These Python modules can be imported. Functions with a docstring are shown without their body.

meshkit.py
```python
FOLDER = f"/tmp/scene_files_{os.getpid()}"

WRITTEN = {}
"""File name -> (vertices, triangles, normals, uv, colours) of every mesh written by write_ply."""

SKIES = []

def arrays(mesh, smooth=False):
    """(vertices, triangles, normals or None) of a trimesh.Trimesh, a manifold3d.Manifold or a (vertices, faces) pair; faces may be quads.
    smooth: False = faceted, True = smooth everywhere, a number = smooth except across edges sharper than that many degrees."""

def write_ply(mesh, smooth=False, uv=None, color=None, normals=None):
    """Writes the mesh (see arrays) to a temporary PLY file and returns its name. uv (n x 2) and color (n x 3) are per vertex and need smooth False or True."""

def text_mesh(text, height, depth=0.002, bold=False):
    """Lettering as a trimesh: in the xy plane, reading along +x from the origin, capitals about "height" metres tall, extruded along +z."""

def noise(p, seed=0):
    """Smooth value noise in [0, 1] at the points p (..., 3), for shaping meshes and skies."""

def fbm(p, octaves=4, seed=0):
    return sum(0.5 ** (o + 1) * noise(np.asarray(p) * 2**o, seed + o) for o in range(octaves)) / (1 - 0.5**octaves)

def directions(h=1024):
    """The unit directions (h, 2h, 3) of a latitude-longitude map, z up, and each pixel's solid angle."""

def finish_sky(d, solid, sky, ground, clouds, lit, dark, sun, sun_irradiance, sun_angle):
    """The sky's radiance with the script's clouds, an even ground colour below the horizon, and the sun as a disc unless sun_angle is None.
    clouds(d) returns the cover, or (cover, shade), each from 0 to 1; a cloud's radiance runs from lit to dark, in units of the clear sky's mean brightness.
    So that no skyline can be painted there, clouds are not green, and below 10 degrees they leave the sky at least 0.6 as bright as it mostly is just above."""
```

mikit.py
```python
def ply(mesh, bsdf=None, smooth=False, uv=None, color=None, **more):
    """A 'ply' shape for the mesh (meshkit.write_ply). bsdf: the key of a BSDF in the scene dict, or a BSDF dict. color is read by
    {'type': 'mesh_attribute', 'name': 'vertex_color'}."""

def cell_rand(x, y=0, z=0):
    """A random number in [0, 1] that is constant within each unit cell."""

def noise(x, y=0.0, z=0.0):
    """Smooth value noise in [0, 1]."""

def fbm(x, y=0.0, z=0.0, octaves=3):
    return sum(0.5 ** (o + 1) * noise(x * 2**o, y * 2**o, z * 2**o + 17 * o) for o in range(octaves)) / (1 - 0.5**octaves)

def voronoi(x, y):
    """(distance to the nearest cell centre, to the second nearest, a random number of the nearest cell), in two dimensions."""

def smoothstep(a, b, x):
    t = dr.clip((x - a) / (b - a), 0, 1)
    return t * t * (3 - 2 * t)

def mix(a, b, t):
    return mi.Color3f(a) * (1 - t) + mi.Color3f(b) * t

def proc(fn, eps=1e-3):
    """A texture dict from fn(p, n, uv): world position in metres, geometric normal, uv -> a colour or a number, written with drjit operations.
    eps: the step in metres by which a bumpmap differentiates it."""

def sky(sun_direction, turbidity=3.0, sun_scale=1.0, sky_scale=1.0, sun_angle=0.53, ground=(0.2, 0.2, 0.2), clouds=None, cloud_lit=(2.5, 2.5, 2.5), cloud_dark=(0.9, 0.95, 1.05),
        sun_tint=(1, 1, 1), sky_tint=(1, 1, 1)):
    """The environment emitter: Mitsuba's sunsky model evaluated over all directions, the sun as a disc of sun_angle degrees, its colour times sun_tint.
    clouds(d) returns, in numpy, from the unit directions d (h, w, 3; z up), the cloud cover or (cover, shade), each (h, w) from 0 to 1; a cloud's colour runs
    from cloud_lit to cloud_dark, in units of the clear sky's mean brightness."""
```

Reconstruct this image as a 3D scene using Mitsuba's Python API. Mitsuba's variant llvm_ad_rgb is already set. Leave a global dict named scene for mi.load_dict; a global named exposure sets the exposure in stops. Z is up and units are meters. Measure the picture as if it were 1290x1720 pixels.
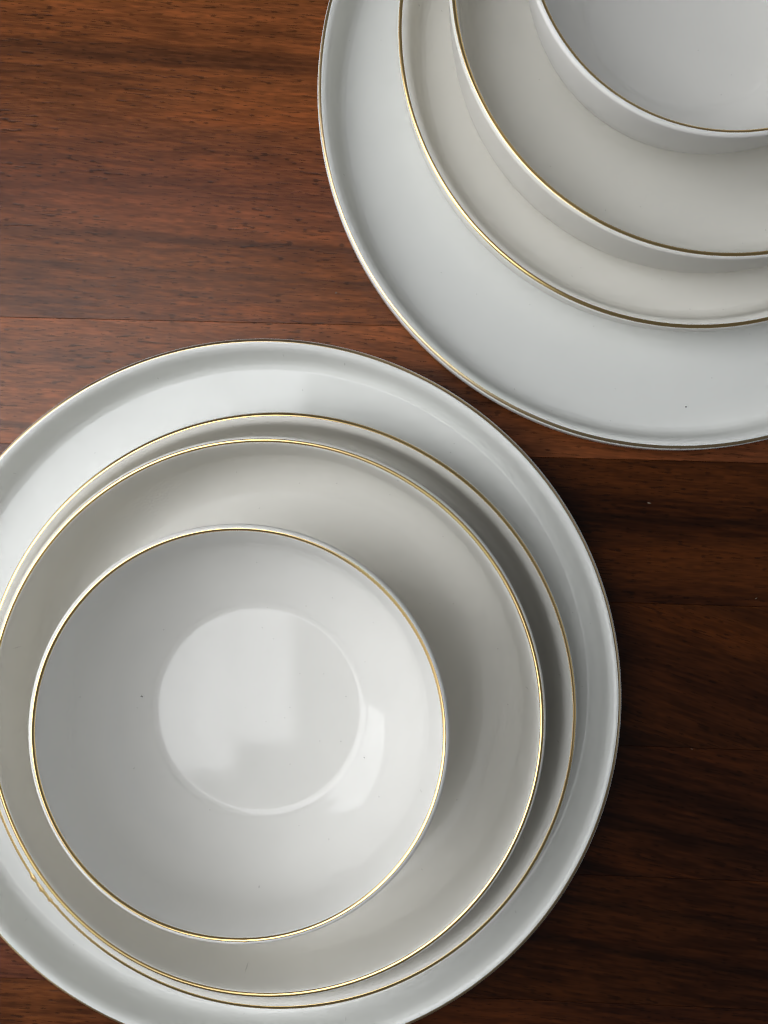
import math, random
import numpy as np
import drjit as dr
import mitsuba as mi
import trimesh
import mikit
from mikit import noise, fbm, smoothstep, mix, cell_rand
from scipy.interpolate import PchipInterpolator

T = mi.ScalarTransform4f
scene, labels = {'type': 'scene'}, {}
random.seed(4)
rng = np.random.default_rng(4)

# ---------------------------------------------------------------- camera, light, exposure
AX, AY, CAM_Z, FPX = -0.00137, 0.02484, 0.3448, 1446.5
cx_, sx_, cy_, sy_ = math.cos(AX), math.sin(AX), math.cos(AY), math.sin(AY)
RM = np.array([[1, 0, 0], [0, cx_, -sx_], [0, sx_, cx_]]) @ np.array([[cy_, 0, sy_], [0, 1, 0], [-sy_, 0, cy_]])
cam_o = np.array([0.0, 0.0, CAM_Z])
scene['camera'] = {
    'type': 'perspective', 'fov_axis': 'x', 'fov': math.degrees(2 * math.atan(645 / FPX)),
    'near_clip': 0.01, 'far_clip': 50.0,
    'to_world': T().look_at(origin=cam_o.tolist(), target=(cam_o + RM @ [0, 0, -1]).tolist(), up=(RM @ [0, 1, 0]).tolist()),
    'film': {'type': 'hdrfilm', 'width': 768, 'height': 1024}, 'sampler': {'type': 'independent'}}
exposure = 0.0
WIN = 3.78                                             # radiance of the window light
scene['room_light'] = {'type': 'constant', 'radiance': {'type': 'rgb', 'value': [0.097, 0.099, 0.104]}}


def skylight(key, x0, x1, y0, y1, z0, z1, k=1.0, tint=(0.975, 0.995, 1.015), side='left'):
    """A bright pane in the roof over the left side of the table, x0 (near the table) at height z0, x1 at height z1."""
    v = np.array([[x0, y0, z0], [x1, y0, z1], [x1, y1, z1], [x0, y1, z0]])
    f = np.array([[0, 2, 1], [0, 3, 2]])
    n = np.cross(v[f[0][1]] - v[f[0][0]], v[f[0][2]] - v[f[0][0]])
    if np.dot(n, v.mean(0)) > 0:                      # shine towards the table
        f = f[:, ::-1]
    s = mikit.ply(trimesh.Trimesh(v, f, process=False), {'type': 'diffuse', 'reflectance': {'type': 'rgb', 'value': 0.5}})
    s['emitter'] = {'type': 'area', 'radiance': {'type': 'rgb', 'value': [k * WIN * t for t in tint]}}
    scene[key] = s
    labels[key] = {'label': f'bright window pane on the {side} of the table that lights the dishes', 'category': 'window', 'kind': 'structure'}


skylight('window_pane', -0.160, -0.240, -0.325, 0.32, 0.93, 0.918, 1.0)
skylight('window_pane_001', -0.243, -0.90, -0.362, 0.36, 0.918, 0.78, 1.08)
skylight('window_pane_002', -0.903, -1.60, -0.42, 0.56, 0.78, 0.50, 0.86)
skylight('window_pane_003', -1.603, -1.66, -2.30, 1.30, 0.50, 0.03, 0.40)
skylight('window_pane_004', 1.80, 1.82, -0.80, 1.60, 1.00, 0.10, 0.12, (0.88, 1.0, 1.13), 'far right')

# ---------------------------------------------------------------- materials


def mottle(p, c):
    # faint cloudiness and sparse pin-holes of a fired glaze
    m = fbm(p.x * 30 + 5, p.y * 30, p.z * 30, 3) - 0.5
    x, y = p.x * 240, p.y * 240
    i, j = dr.floor(x), dr.floor(y)
    d = dr.hypot(x - i - 0.2 - 0.6 * cell_rand(i, j, 1), y - j - 0.2 - 0.6 * cell_rand(i, j, 2))
    hole = dr.select(cell_rand(i, j, 3) > 0.965, 1 - smoothstep(0.02, 0.09, d), 0.0) * cell_rand(i, j, 4)
    return c * (1 + 0.04 * m) * (1 - 0.30 * hole)


def porcelain(p, n, uv):
    return mottle(p, mi.Color3f(0.880, 0.883, 0.866))


def bowl_porcelain(p, n, uv):
    return mottle(p, mi.Color3f(0.885, 0.879, 0.858))


def satin_porcelain(p, n, uv):
    return mottle(p, mi.Color3f(0.892, 0.881, 0.847))


def glaze_wave(p, n, uv):
    return noise(p.x * 45 + 3, p.y * 45, p.z * 45) + 0.25 * noise(p.x * 160, p.y * 160 + 9, p.z * 160)


for key, fn, alpha in (('porcelain', porcelain, 0.005), ('bowl_porcelain', bowl_porcelain, 0.006), ('satin_porcelain', satin_porcelain, 0.11)):
    scene[key] = {'type': 'bumpmap', 'scale': 1.5e-5, 'bump': mikit.proc(glaze_wave, eps=6e-4),
                  'nested': {'type': 'twosided', 'bsdf': {'type': 'roughplastic', 'alpha': alpha, 'int_ior': 1.5, 'nonlinear': True, 'specular_reflectance': 0.74,
                                                          'distribution': 'beckmann', 'diffuse_reflectance': mikit.proc(fn)}}}
scene['gold'] = {'type': 'twosided', 'bsdf': {'type': 'principled', 'metallic': 1.0, 'roughness': 0.2, 'base_color': {'type': 'rgb', 'value': [0.78, 0.56, 0.25]}}}
scene['worn_gold'] = {'type': 'twosided', 'bsdf': {'type': 'principled', 'metallic': 1.0, 'roughness': 0.24, 'base_color': {'type': 'rgb', 'value': [0.68, 0.51, 0.29]}}}
scene['raw_clay'] = {'type': 'twosided', 'bsdf': {'type': 'diffuse', 'reflectance': {'type': 'rgb', 'value': [0.62, 0.58, 0.52]}}}
scene['speck_paint'] = {'type': 'twosided', 'bsdf': {'type': 'diffuse', 'reflectance': {'type': 'rgb', 'value': [0.30, 0.30, 0.29]}}}
scene['lint'] = {'type': 'twosided', 'bsdf': {'type': 'diffuse', 'reflectance': {'type': 'rgb', 'value': [0.24, 0.19, 0.14]}}}

# wood: uv holds plank coordinates (u along the grain, v across) plus 10 m times the plank's number
TONES = []                                            # per plank (light colour, dark colour, streak angle is in the uv)


def plank_value(k, values):
    out = mi.Float(float(values[0]))
    for i in range(1, len(values)):
        out = dr.select(k > i - 0.5, mi.Float(float(values[i])), out)
    return out


def grain(uv):
    u, v = uv.x, uv.y
    k = dr.floor(v / 10 + 0.5)
    w = v - 10 * k
    s = k * 3.7
    bend = 0.010 * (noise(u * 5 + s, w * 6, 3.1) - 0.5) + 0.0022 * (noise(u * 22 + s, w * 40, 7.7) - 0.5)
    g = w + bend
    bands = fbm(u * 2.0 + s, g * 52 + s, 1.3, 3)                    # growth bands
    fine = fbm(u * 75 + s, g * 900, 4.1, 3)                         # fine fibre
    fleck = noise(u * 300 + s, g * 1900, 9.2)
    pore = noise(u * 330 + s, g * 2100 + 3, 2.2) * (0.72 + 0.28 * noise(u * 30, g * 160, 6.6))
    cross = fbm(u * 34 + s + g * 14, g * 9, 5.5, 2)                 # figure across the grain
    return k, w, bands, fine, fleck, pore, cross


def wood(p, n, uv):
    k, w, bands, fine, fleck, pore, cross = grain(uv)
    u, s = uv.x, k * 3.7
    tone = plank_value(k, [t[0] for t in TONES])
    red = dr.clip(plank_value(k, [t[1] for t in TONES]) + 1.6 * (noise(u * 1.3 + s, w * 24 + s, 8.8) - 0.5), 0, 1)
    light = mix((0.510, 0.182, 0.055), (0.400, 0.136, 0.062), red)
    dark = mix((0.170, 0.052, 0.016), (0.125, 0.040, 0.024), red)
    t = smoothstep(0.22, 0.78, bands) * 0.66 + 0.34 * smoothstep(0.25, 0.75, fine) + 0.34 * (cross - 0.5)
    t = 0.5 + (t - 0.5) * dr.select(tone < 0.35, mi.Float(1.5), mi.Float(1.0))
    c = mix(dark, light, dr.clip(t, 0, 1))
    # long dark purplish lines that run with the grain, in groups
    g2 = w + 0.006 * (noise(u * 4 + s, w * 8, 3.7) - 0.5)
    lines = smoothstep(0.52, 0.80, noise(u * 1.6 + s, g2 * 235 + s, 6.1)) * smoothstep(0.25, 0.6, noise(u * 2.5 + 4, g2 * 45 + s, 2.9))
    c = mix(c, c * mi.Color3f(0.42, 0.44, 0.60), 0.65 * lines)
    gold = smoothstep(0.62, 0.85, noise(u * 9 + s, g2 * 120 + s, 7.3))
    c = c * (1 + gold * mi.Color3f(0.30, 0.24, 0.05))
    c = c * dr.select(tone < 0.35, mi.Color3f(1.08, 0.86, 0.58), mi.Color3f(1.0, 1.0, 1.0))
    c = c * (0.78 + 0.44 * fleck)
    c = c * (1 - 0.52 * smoothstep(0.58, 0.80, pore))
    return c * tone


def wood_height(p, n, uv):
    k, w, bands, fine, fleck, pore, cross = grain(uv)
    return 0.5 * fine + 0.35 * fleck - smoothstep(0.58, 0.80, pore)


scene['wood'] = {'type': 'bumpmap', 'scale': 2.5e-5, 'bump': mikit.proc(wood_height, eps=1.5e-4),
                 'nested': {'type': 'twosided', 'bsdf': {'type': 'roughplastic', 'alpha': 0.12, 'int_ior': 1.5, 'nonlinear': True,
                                                         'distribution': 'beckmann', 'specular_reflectance': 0.58, 'diffuse_reflectance': mikit.proc(wood)}}}

# ---------------------------------------------------------------- the table
TABLE_ANGLE = math.radians(-1.6)
ca, sa = math.cos(TABLE_ANGLE), math.sin(TABLE_ANGLE)


def plank(x0, x1, y0, y1, tone, red, angle=0.0):
    gap, ch, th = 0.00004, 0.00010, 0.028
    x0, x1, y0, y1 = x0 + gap, x1 - gap, y0 + gap, y1 - gap
    rect = lambda e, z: [[x0 + e, y0 + e, z], [x1 - e, y0 + e, z], [x1 - e, y1 - e, z], [x0 + e, y1 - e, z]]
    v = np.array(rect(0, -th) + rect(0, -ch) + rect(ch, 0))
    f = [[3, 2, 1, 0]] + [[b + i, b + (i + 1) % 4, b + 4 + (i + 1) % 4, b + 4 + i] for b in (0, 4) for i in range(4)] + [[8, 9, 10, 11]]
    k = len(TONES)
    TONES.append((tone, red))
    c, s = math.cos(angle), math.sin(angle)
    xm, ym = 0.5 * (x0 + x1), 0.5 * (y0 + y1)
    dx, dy = v[:, 0] - xm, v[:, 1] - ym
    uv = np.c_[c * dx - s * dy + 2.0, s * dx + c * dy + 10 * k]
    w = v.copy()
    w[:, 0], w[:, 1] = ca * v[:, 0] - sa * v[:, 1], sa * v[:, 0] + ca * v[:, 1]
    key = 'wooden_table__plank' if k == 0 else f'wooden_table__plank_{k:03d}'
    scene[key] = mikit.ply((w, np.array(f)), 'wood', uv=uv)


labels['wooden_table'] = {'label': 'dark reddish brown wooden table top of joined planks beneath both stacks of dishes', 'category': 'table'}
rows = [  # y0, y1, [(x of the butt joints)], tones and grain angles of the pieces from left to right
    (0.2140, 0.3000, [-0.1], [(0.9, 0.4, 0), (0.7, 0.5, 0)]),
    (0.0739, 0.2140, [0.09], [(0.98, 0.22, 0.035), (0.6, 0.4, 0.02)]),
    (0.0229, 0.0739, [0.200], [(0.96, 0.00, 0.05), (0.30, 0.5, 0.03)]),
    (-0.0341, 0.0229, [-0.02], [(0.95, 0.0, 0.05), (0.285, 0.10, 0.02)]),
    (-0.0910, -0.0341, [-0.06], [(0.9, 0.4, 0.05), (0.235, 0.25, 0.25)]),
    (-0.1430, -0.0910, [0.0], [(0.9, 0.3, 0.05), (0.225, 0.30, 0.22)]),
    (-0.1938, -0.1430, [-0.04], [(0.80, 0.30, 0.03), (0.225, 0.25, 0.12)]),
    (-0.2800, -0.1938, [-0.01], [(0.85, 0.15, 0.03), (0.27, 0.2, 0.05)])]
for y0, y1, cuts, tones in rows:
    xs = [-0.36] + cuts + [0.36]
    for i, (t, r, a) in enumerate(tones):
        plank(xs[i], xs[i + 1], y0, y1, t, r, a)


def blob(x, y, z, a, b, h, turn):
    m = trimesh.creation.icosphere(subdivisions=2)
    v = m.vertices * [a, b, h]
    v = v * (1 + 0.35 * (rng.random((len(v), 1)) - 0.5))
    c, s = math.cos(turn), math.sin(turn)
    return trimesh.Trimesh(np.c_[c * v[:, 0] - s * v[:, 1] + x, s * v[:, 0] + c * v[:, 1] + y, v[:, 2] + z], m.faces, process=False)


for i, (x, y, a, b, t) in enumerate([(-27.7, 87.4, .42, .30, 0), (96.8, 3.1, .75, .22, -.1), (113.7, -94.6, .5, .12, -.5), (138.9, -34.7, .45, .12, .6)]):
    key = 'wooden_table__nick' + (f'_{i:03d}' if i else '')
    scene[key] = mikit.ply(blob(x / 1e3, y / 1e3, 0.0001, a / 1e3, b / 1e3, 0.00015, t), 'lint', smooth=True)

# ---------------------------------------------------------------- the dishes: profiles in millimetres above the foot


def smooth_curve(pts, n):
    p = np.array(pts, float)
    t = np.r_[0, np.cumsum(np.hypot(*np.diff(p, axis=0).T) ** 0.5)]
    s = np.linspace(0, t[-1], n)
    return np.c_[PchipInterpolator(t, p[:, 0])(s), PchipInterpolator(t, p[:, 1])(s)]


DISH = {
    'dinner': dict(inner=[[(0, 4.6), (60, 4.7), (110, 5.1), (125.8, 5.8)], [(125.8, 5.8), (128.0, 6.7), (129.5, 8.8), (130.4, 11.6), (131.0, 14.8), (131.6, 17.5), (132.3, 19.0), (133.0, 19.8), (133.68, 20.09)]],
                   lip=(134.4, 18.55, 1.7, 115), outer=[(136.1, 18.55), (136.1, 15.5), (134.9, 10.8), (131, 6.0), (124, 3.3), (108, 2.3), (97, 2.0)], foot=(97, 92)),
    'salad': dict(inner=[[(0, 4.6), (60, 4.7), (92, 5.1), (99.5, 5.8)], [(99.5, 5.8), (101.8, 6.9), (103.6, 9.2), (104.8, 12.8), (105.5, 17), (106.1, 20.4), (106.9, 22.2), (107.8, 22.98), (108.52, 23.31)]],
                  lip=(109.15, 21.95, 1.5, 115), outer=[(110.65, 21.95), (110.6, 18.6), (109.4, 13.2), (106, 7.6), (100, 4.2), (90, 2.8), (81, 2.3)], foot=(81, 77)),
    'deep': dict(inner=[[(0, 4.5), (60, 4.6), (78, 5.0)], [(78, 5.0), (83, 6.1), (87.2, 8.8), (90.2, 13), (92.0, 18.5), (93.0, 28), (93.6, 34.5), (94.1, 37.8), (94.53, 39.12)]],
                 lip=(95.7, 38.45, 1.35, 150), outer=[(97.05, 38.45), (96.8, 33.5), (96.0, 24), (94.5, 13), (91, 7), (84, 4.0), (74, 2.7), (67, 2.3)], foot=(67, 63)),
    'bowl': dict(inner=[[(0, 12.2), (36.9, 12.23)], [(36.9, 12.23), (38.2, 12.36), (39.4, 12.75), (40.4, 13.4)], [(40.4, 13.4), (45.8, 16.6), (51.7, 21.2), (56.8, 27.0), (60.4, 33.5), (62.2, 39.5)], [(62.2, 39.5), (63.5, 46.5), (64.5, 52), (65.05, 54.6), (65.24, 55.62)]],
                 lip=(66.45, 55.3, 1.25, 165), outer=[(67.7, 55.3), (67.3, 51), (65.9, 43), (64.0, 35), (60.5, 26), (55, 18.5), (48, 12.6), (41, 8.4), (36.5, 5.5)], foot=(36.5, 33)),
}
SEG = 288


def lathe(prof, ov, closed=True, lean=(0, 0)):
    """Turns a profile (mm) about z; ov = (c2, s2): the slight ovality of a real fired dish, in mm at the rim."""
    prof = np.asarray(prof, float)
    th = np.linspace(0, 2 * math.pi, SEG, endpoint=False)
    rim = prof[:, 0].max()
    r = prof[:, 0][:, None] + (prof[:, 0][:, None] / rim) ** 2 * (ov[0] * np.cos(2 * th) + ov[1] * np.sin(2 * th))[None]
    z = np.repeat(prof[:, 1][:, None], SEG, 1)
    low = np.clip(1 - z / 56.0, 0, 1)                 # a dish thrown slightly off centre: its foot sits lean mm to one side of its rim
    v = np.stack([r * np.cos(th) + lean[0] * low, r * np.sin(th) + lean[1] * low, z], -1).reshape(-1, 3) / 1000
    m = len(prof)
    i, j = np.meshgrid(np.arange(m if closed else m - 1), np.arange(SEG), indexing='ij')
    a, b = i * SEG + j, i * SEG + (j + 1) % SEG
    i2 = (i + 1) % m
    c, d = i2 * SEG + (j + 1) % SEG, i2 * SEG + j
    q = np.stack([a, b, c, d], -1).reshape(-1, 4)
    return v, np.vstack([q[:, [0, 1, 2]], q[:, [0, 2, 3]]])


def body_mesh(kind, ov, lean=(0, 0)):
    d = DISH[kind]
    parts = []
    for k, seg in enumerate(d['inner']):
        s = np.array(seg, float)
        c = smooth_curve(seg, 10 if k == 0 else 10 if len(seg) == 4 else 30)
        parts.append(c if k == 0 else c[1:])
    inner = np.vstack(parts)
    inner[0, 0] = 0.02
    cx, cz, r, start = d['lip']
    ang = np.linspace(math.radians(start), 0, 16)[1:-1]
    lip = np.c_[cx + r * np.cos(ang), cz + r * np.sin(ang)]
    outer = smooth_curve(d['outer'], 26)
    prof = np.vstack([inner, lip, outer, [[d['foot'][1] - 1, outer[-1, 1] - 0.1], [0.02, outer[-1, 1]]]])
    return lathe(prof[::-1], ov, lean=lean)


GOLD_SPAN = {'dinner': (84, 44), 'salad': (96, 44), 'deep': (128, 72), 'bowl': (144, 92)}


def rim_mesh(kind, ov, chips=(), seed=0):
    """The gold band brushed on the crown of the lip, its width a little uneven; chips: (angle, width, lift in mm) where the gilding has run or lifted."""
    cx, cz, r, _ = DISH[kind]['lip']
    n, (a1, a0) = 11, GOLD_SPAN[kind]
    th = np.linspace(0, 2 * math.pi, SEG * 2, endpoint=False)
    g = np.random.default_rng(100 + seed)
    wob = lambda amp: sum(amp / (k ** 0.6) * np.sin(k * th + g.uniform(0, 6.28)) for k in (2, 3, 5, 9, 17, 31, 53))
    e1, e0 = np.radians(a1 + wob(2.2)), np.radians(a0 + wob(2.2))
    lift, slide = np.zeros_like(th), np.zeros_like(th)
    for t, w, a in chips:
        bump = np.exp(-((np.degrees(th) - t + 180) % 360 - 180) ** 2 / w ** 2)
        slide += a * bump
        lift += abs(a) * 0.4 * bump
    for t, w, a in chips:
        bump = np.exp(-((np.degrees(th) - t + 180) % 360 - 180) ** 2 / w ** 2)
        e1, e0 = e1 + abs(a) * 0.9 * bump, e0 - abs(a) * 0.5 * bump
    rows = []
    for i in range(n):
        f = i / (n - 1)
        ang = e1 + (e0 - e1) * f
        rr = r + 0.012 + 0.05 * math.sin(math.pi * f) ** 0.5 + lift * math.sin(math.pi * f)
        rows.append((cx + rr * np.cos(ang) + slide * (0.4 + 0.6 * f), cz + rr * np.sin(ang)))
    for i in range(n - 1, -1, -1):
        ang = e1 + (e0 - e1) * (i / (n - 1))
        rows.append((cx + (r - 0.06) * np.cos(ang) + slide * 0.3, cz + (r - 0.06) * np.sin(ang)))
    rows = rows[::-1]
    v, m, seg = [], len(rows), SEG * 2
    for R, Z in rows:
        R = R + ov[0] * np.cos(2 * th) + ov[1] * np.sin(2 * th)
        v.append(np.c_[R * np.cos(th), R * np.sin(th), Z])
    i, j = np.meshgrid(np.arange(m), np.arange(seg), indexing='ij')
    a, b, c, d = i * seg + j, i * seg + (j + 1) % seg, (i + 1) % m * seg + (j + 1) % seg, (i + 1) % m * seg + j
    q = np.stack([a, b, c, d], -1).reshape(-1, 4)
    return np.vstack(v) / 1000, np.vstack([q[:, [0, 1, 2]], q[:, [0, 2, 3]]])


def foot_mesh(kind, ov, lean=(0, 0)):
    d = DISH[kind]
    r1, r0 = d['foot']
    top = smooth_curve(d['outer'], 26)[-1, 1]
    return lathe(np.array([[r1, top - 0.02], [r1 - 0.3, 0.4], [r1 - 0.8, 0.0], [r0 + 0.8, 0.0], [r0 + 0.3, 0.4], [r0, top - 0.02]])[::-1], ov, lean=lean)


NAMES = {'dinner': 'dinner_plate', 'salad': 'side_plate', 'deep': 'deep_plate', 'bowl': 'bowl'}
Z0 = {'dinner': 0.0, 'salad': 0.00495, 'deep': 0.0098, 'bowl': 0.01435}
PLACE = {  # centres in metres, ovality in mm
    ('dinner', 0): (-0.05484, -0.07061, (0.005, 0.15)), ('salad', 0): (-0.04791, -0.07390, (0.11, 0.10)),
    ('deep', 0): (-0.04878, -0.07127, (-0.09, -0.20)), ('bowl', 0): (-0.05375, -0.07159, (0.20, -0.05)),
    ('dinner', 1): (0.10275, 0.15884, (0.012, -0.04)), ('salad', 1): (0.10765, 0.17681, (-0.01, 0.0)),
    ('deep', 1): (0.11174, 0.18255, (-0.05, -0.03)), ('bowl', 1): (0.10506, 0.18547, (0.0, 0.08))}
LABEL = {
    ('dinner', 0): 'large white plate with thin gold rim, lowest of the complete stack at lower left',
    ('salad', 0): 'medium white plate under the deep plate at lower left, gold rim lumpy in one spot',
    ('deep', 0): 'deep cream plate with gold rim around the bowl showing bright window reflections',
    ('bowl', 0): 'white gold-rimmed bowl with a bright window reflection on its round bottom, topmost at lower left',
    ('dinner', 1): 'large white plate with gold rim, lowest of the upper right stack',
    ('salad', 1): 'medium white plate with gold rim resting on the large plate in the upper right stack',
    ('deep', 1): 'deep grey-cream plate with gold rim around the bowl in the upper right corner',
    ('bowl', 1): 'bluish white bowl with gold rim, topmost of the stack in the upper right corner'}
GROUP = {'dinner': 'large gold-rimmed plates', 'salad': 'medium gold-rimmed plates', 'deep': 'deep gold-rimmed plates', 'bowl': 'gold-rimmed bowls'}
CHIPS = {('salad', 0): [(-145.3, 0.45, 0.7), (-143.9, 0.25, 0.25), (-142.6, 0.5, 0.65), (-141.2, 0.25, 0.2), (-140.0, 0.4, 0.42), (-138.3, 0.3, -0.2)],
         ('bowl', 0): [(-87.9, 0.5, 0.14)], ('deep', 0): [(-60, 2, 0.06), (20, 3, -0.05)], ('dinner', 0): [(120, 3, 0.05)]}
for (kind, s), (x, y, ov) in PLACE.items():
    key = NAMES[kind] + (f'_{s:03d}' if s else '')
    lean = (-0.6, -2.6) if (kind, s) == ('bowl', 0) else (0, 0)
    at = T().translate([x, y, Z0[kind]])
    scene[key + '__body'] = {**mikit.ply(body_mesh(kind, ov, lean), {'dinner': 'porcelain', 'bowl': 'bowl_porcelain'}.get(kind, 'satin_porcelain'), smooth=50), 'to_world': at}
    scene[key + '__gold_rim'] = {**mikit.ply(rim_mesh(kind, ov, CHIPS.get((kind, s), ()), len(scene)), 'worn_gold' if kind == 'dinner' else 'gold', smooth=60), 'to_world': at}
    scene[key + '__foot_ring'] = {**mikit.ply(foot_mesh(kind, ov, lean), 'raw_clay', smooth=30), 'to_world': at}
    labels[key] = {'label': LABEL[kind, s], 'category': 'bowl' if kind == 'bowl' else 'plate', 'group': GROUP[kind]}
labels['side_plate__gold_rim'] = {'label': 'gold rim with lumpy damaged gilding at lower left'}

# dark pin-specks in the glaze
bowl_in = np.vstack([smooth_curve(sg, 40) for sg in DISH['bowl']['inner']])
for i, (px, py, r) in enumerate([(-0.0433, 0.0032, .42), (-0.0191, 0.0510, .3), (-0.0288, 0.0409, .32), (0.0475, 0.0289, .22), (0.0387, -0.0188, .22)]):
    cxb, cyb, _ = PLACE['bowl', 0]
    P = np.array([px + cxb, py + cyb, 0.03])          # where the ray from the lens through this point meets the bowl's inside
    best = min(np.linspace(0.6, 1.3, 700), key=lambda t: abs((cam_o + (P - cam_o) * t)[2] - Z0['bowl'] - np.interp(
        1000 * math.hypot(*((cam_o + (P - cam_o) * t)[:2] - [cxb, cyb])), bowl_in[:, 0], bowl_in[:, 1]) / 1000))
    P = cam_o + (P - cam_o) * best
    key = 'bowl__glaze_speck' + (f'_{i:03d}' if i else '')
    scene[key] = mikit.ply(blob(*P, r / 1e3, r / 1.4e3, r / 2e3, i), 'speck_paint', smooth=True)
scene['dinner_plate_001__glaze_speck'] = mikit.ply(blob(0.10275 + 0.0068, 0.15884 - 0.1182, 0.0054, 0.0004, 0.0003, 0.00015, 0.4), 'speck_paint', smooth=True)
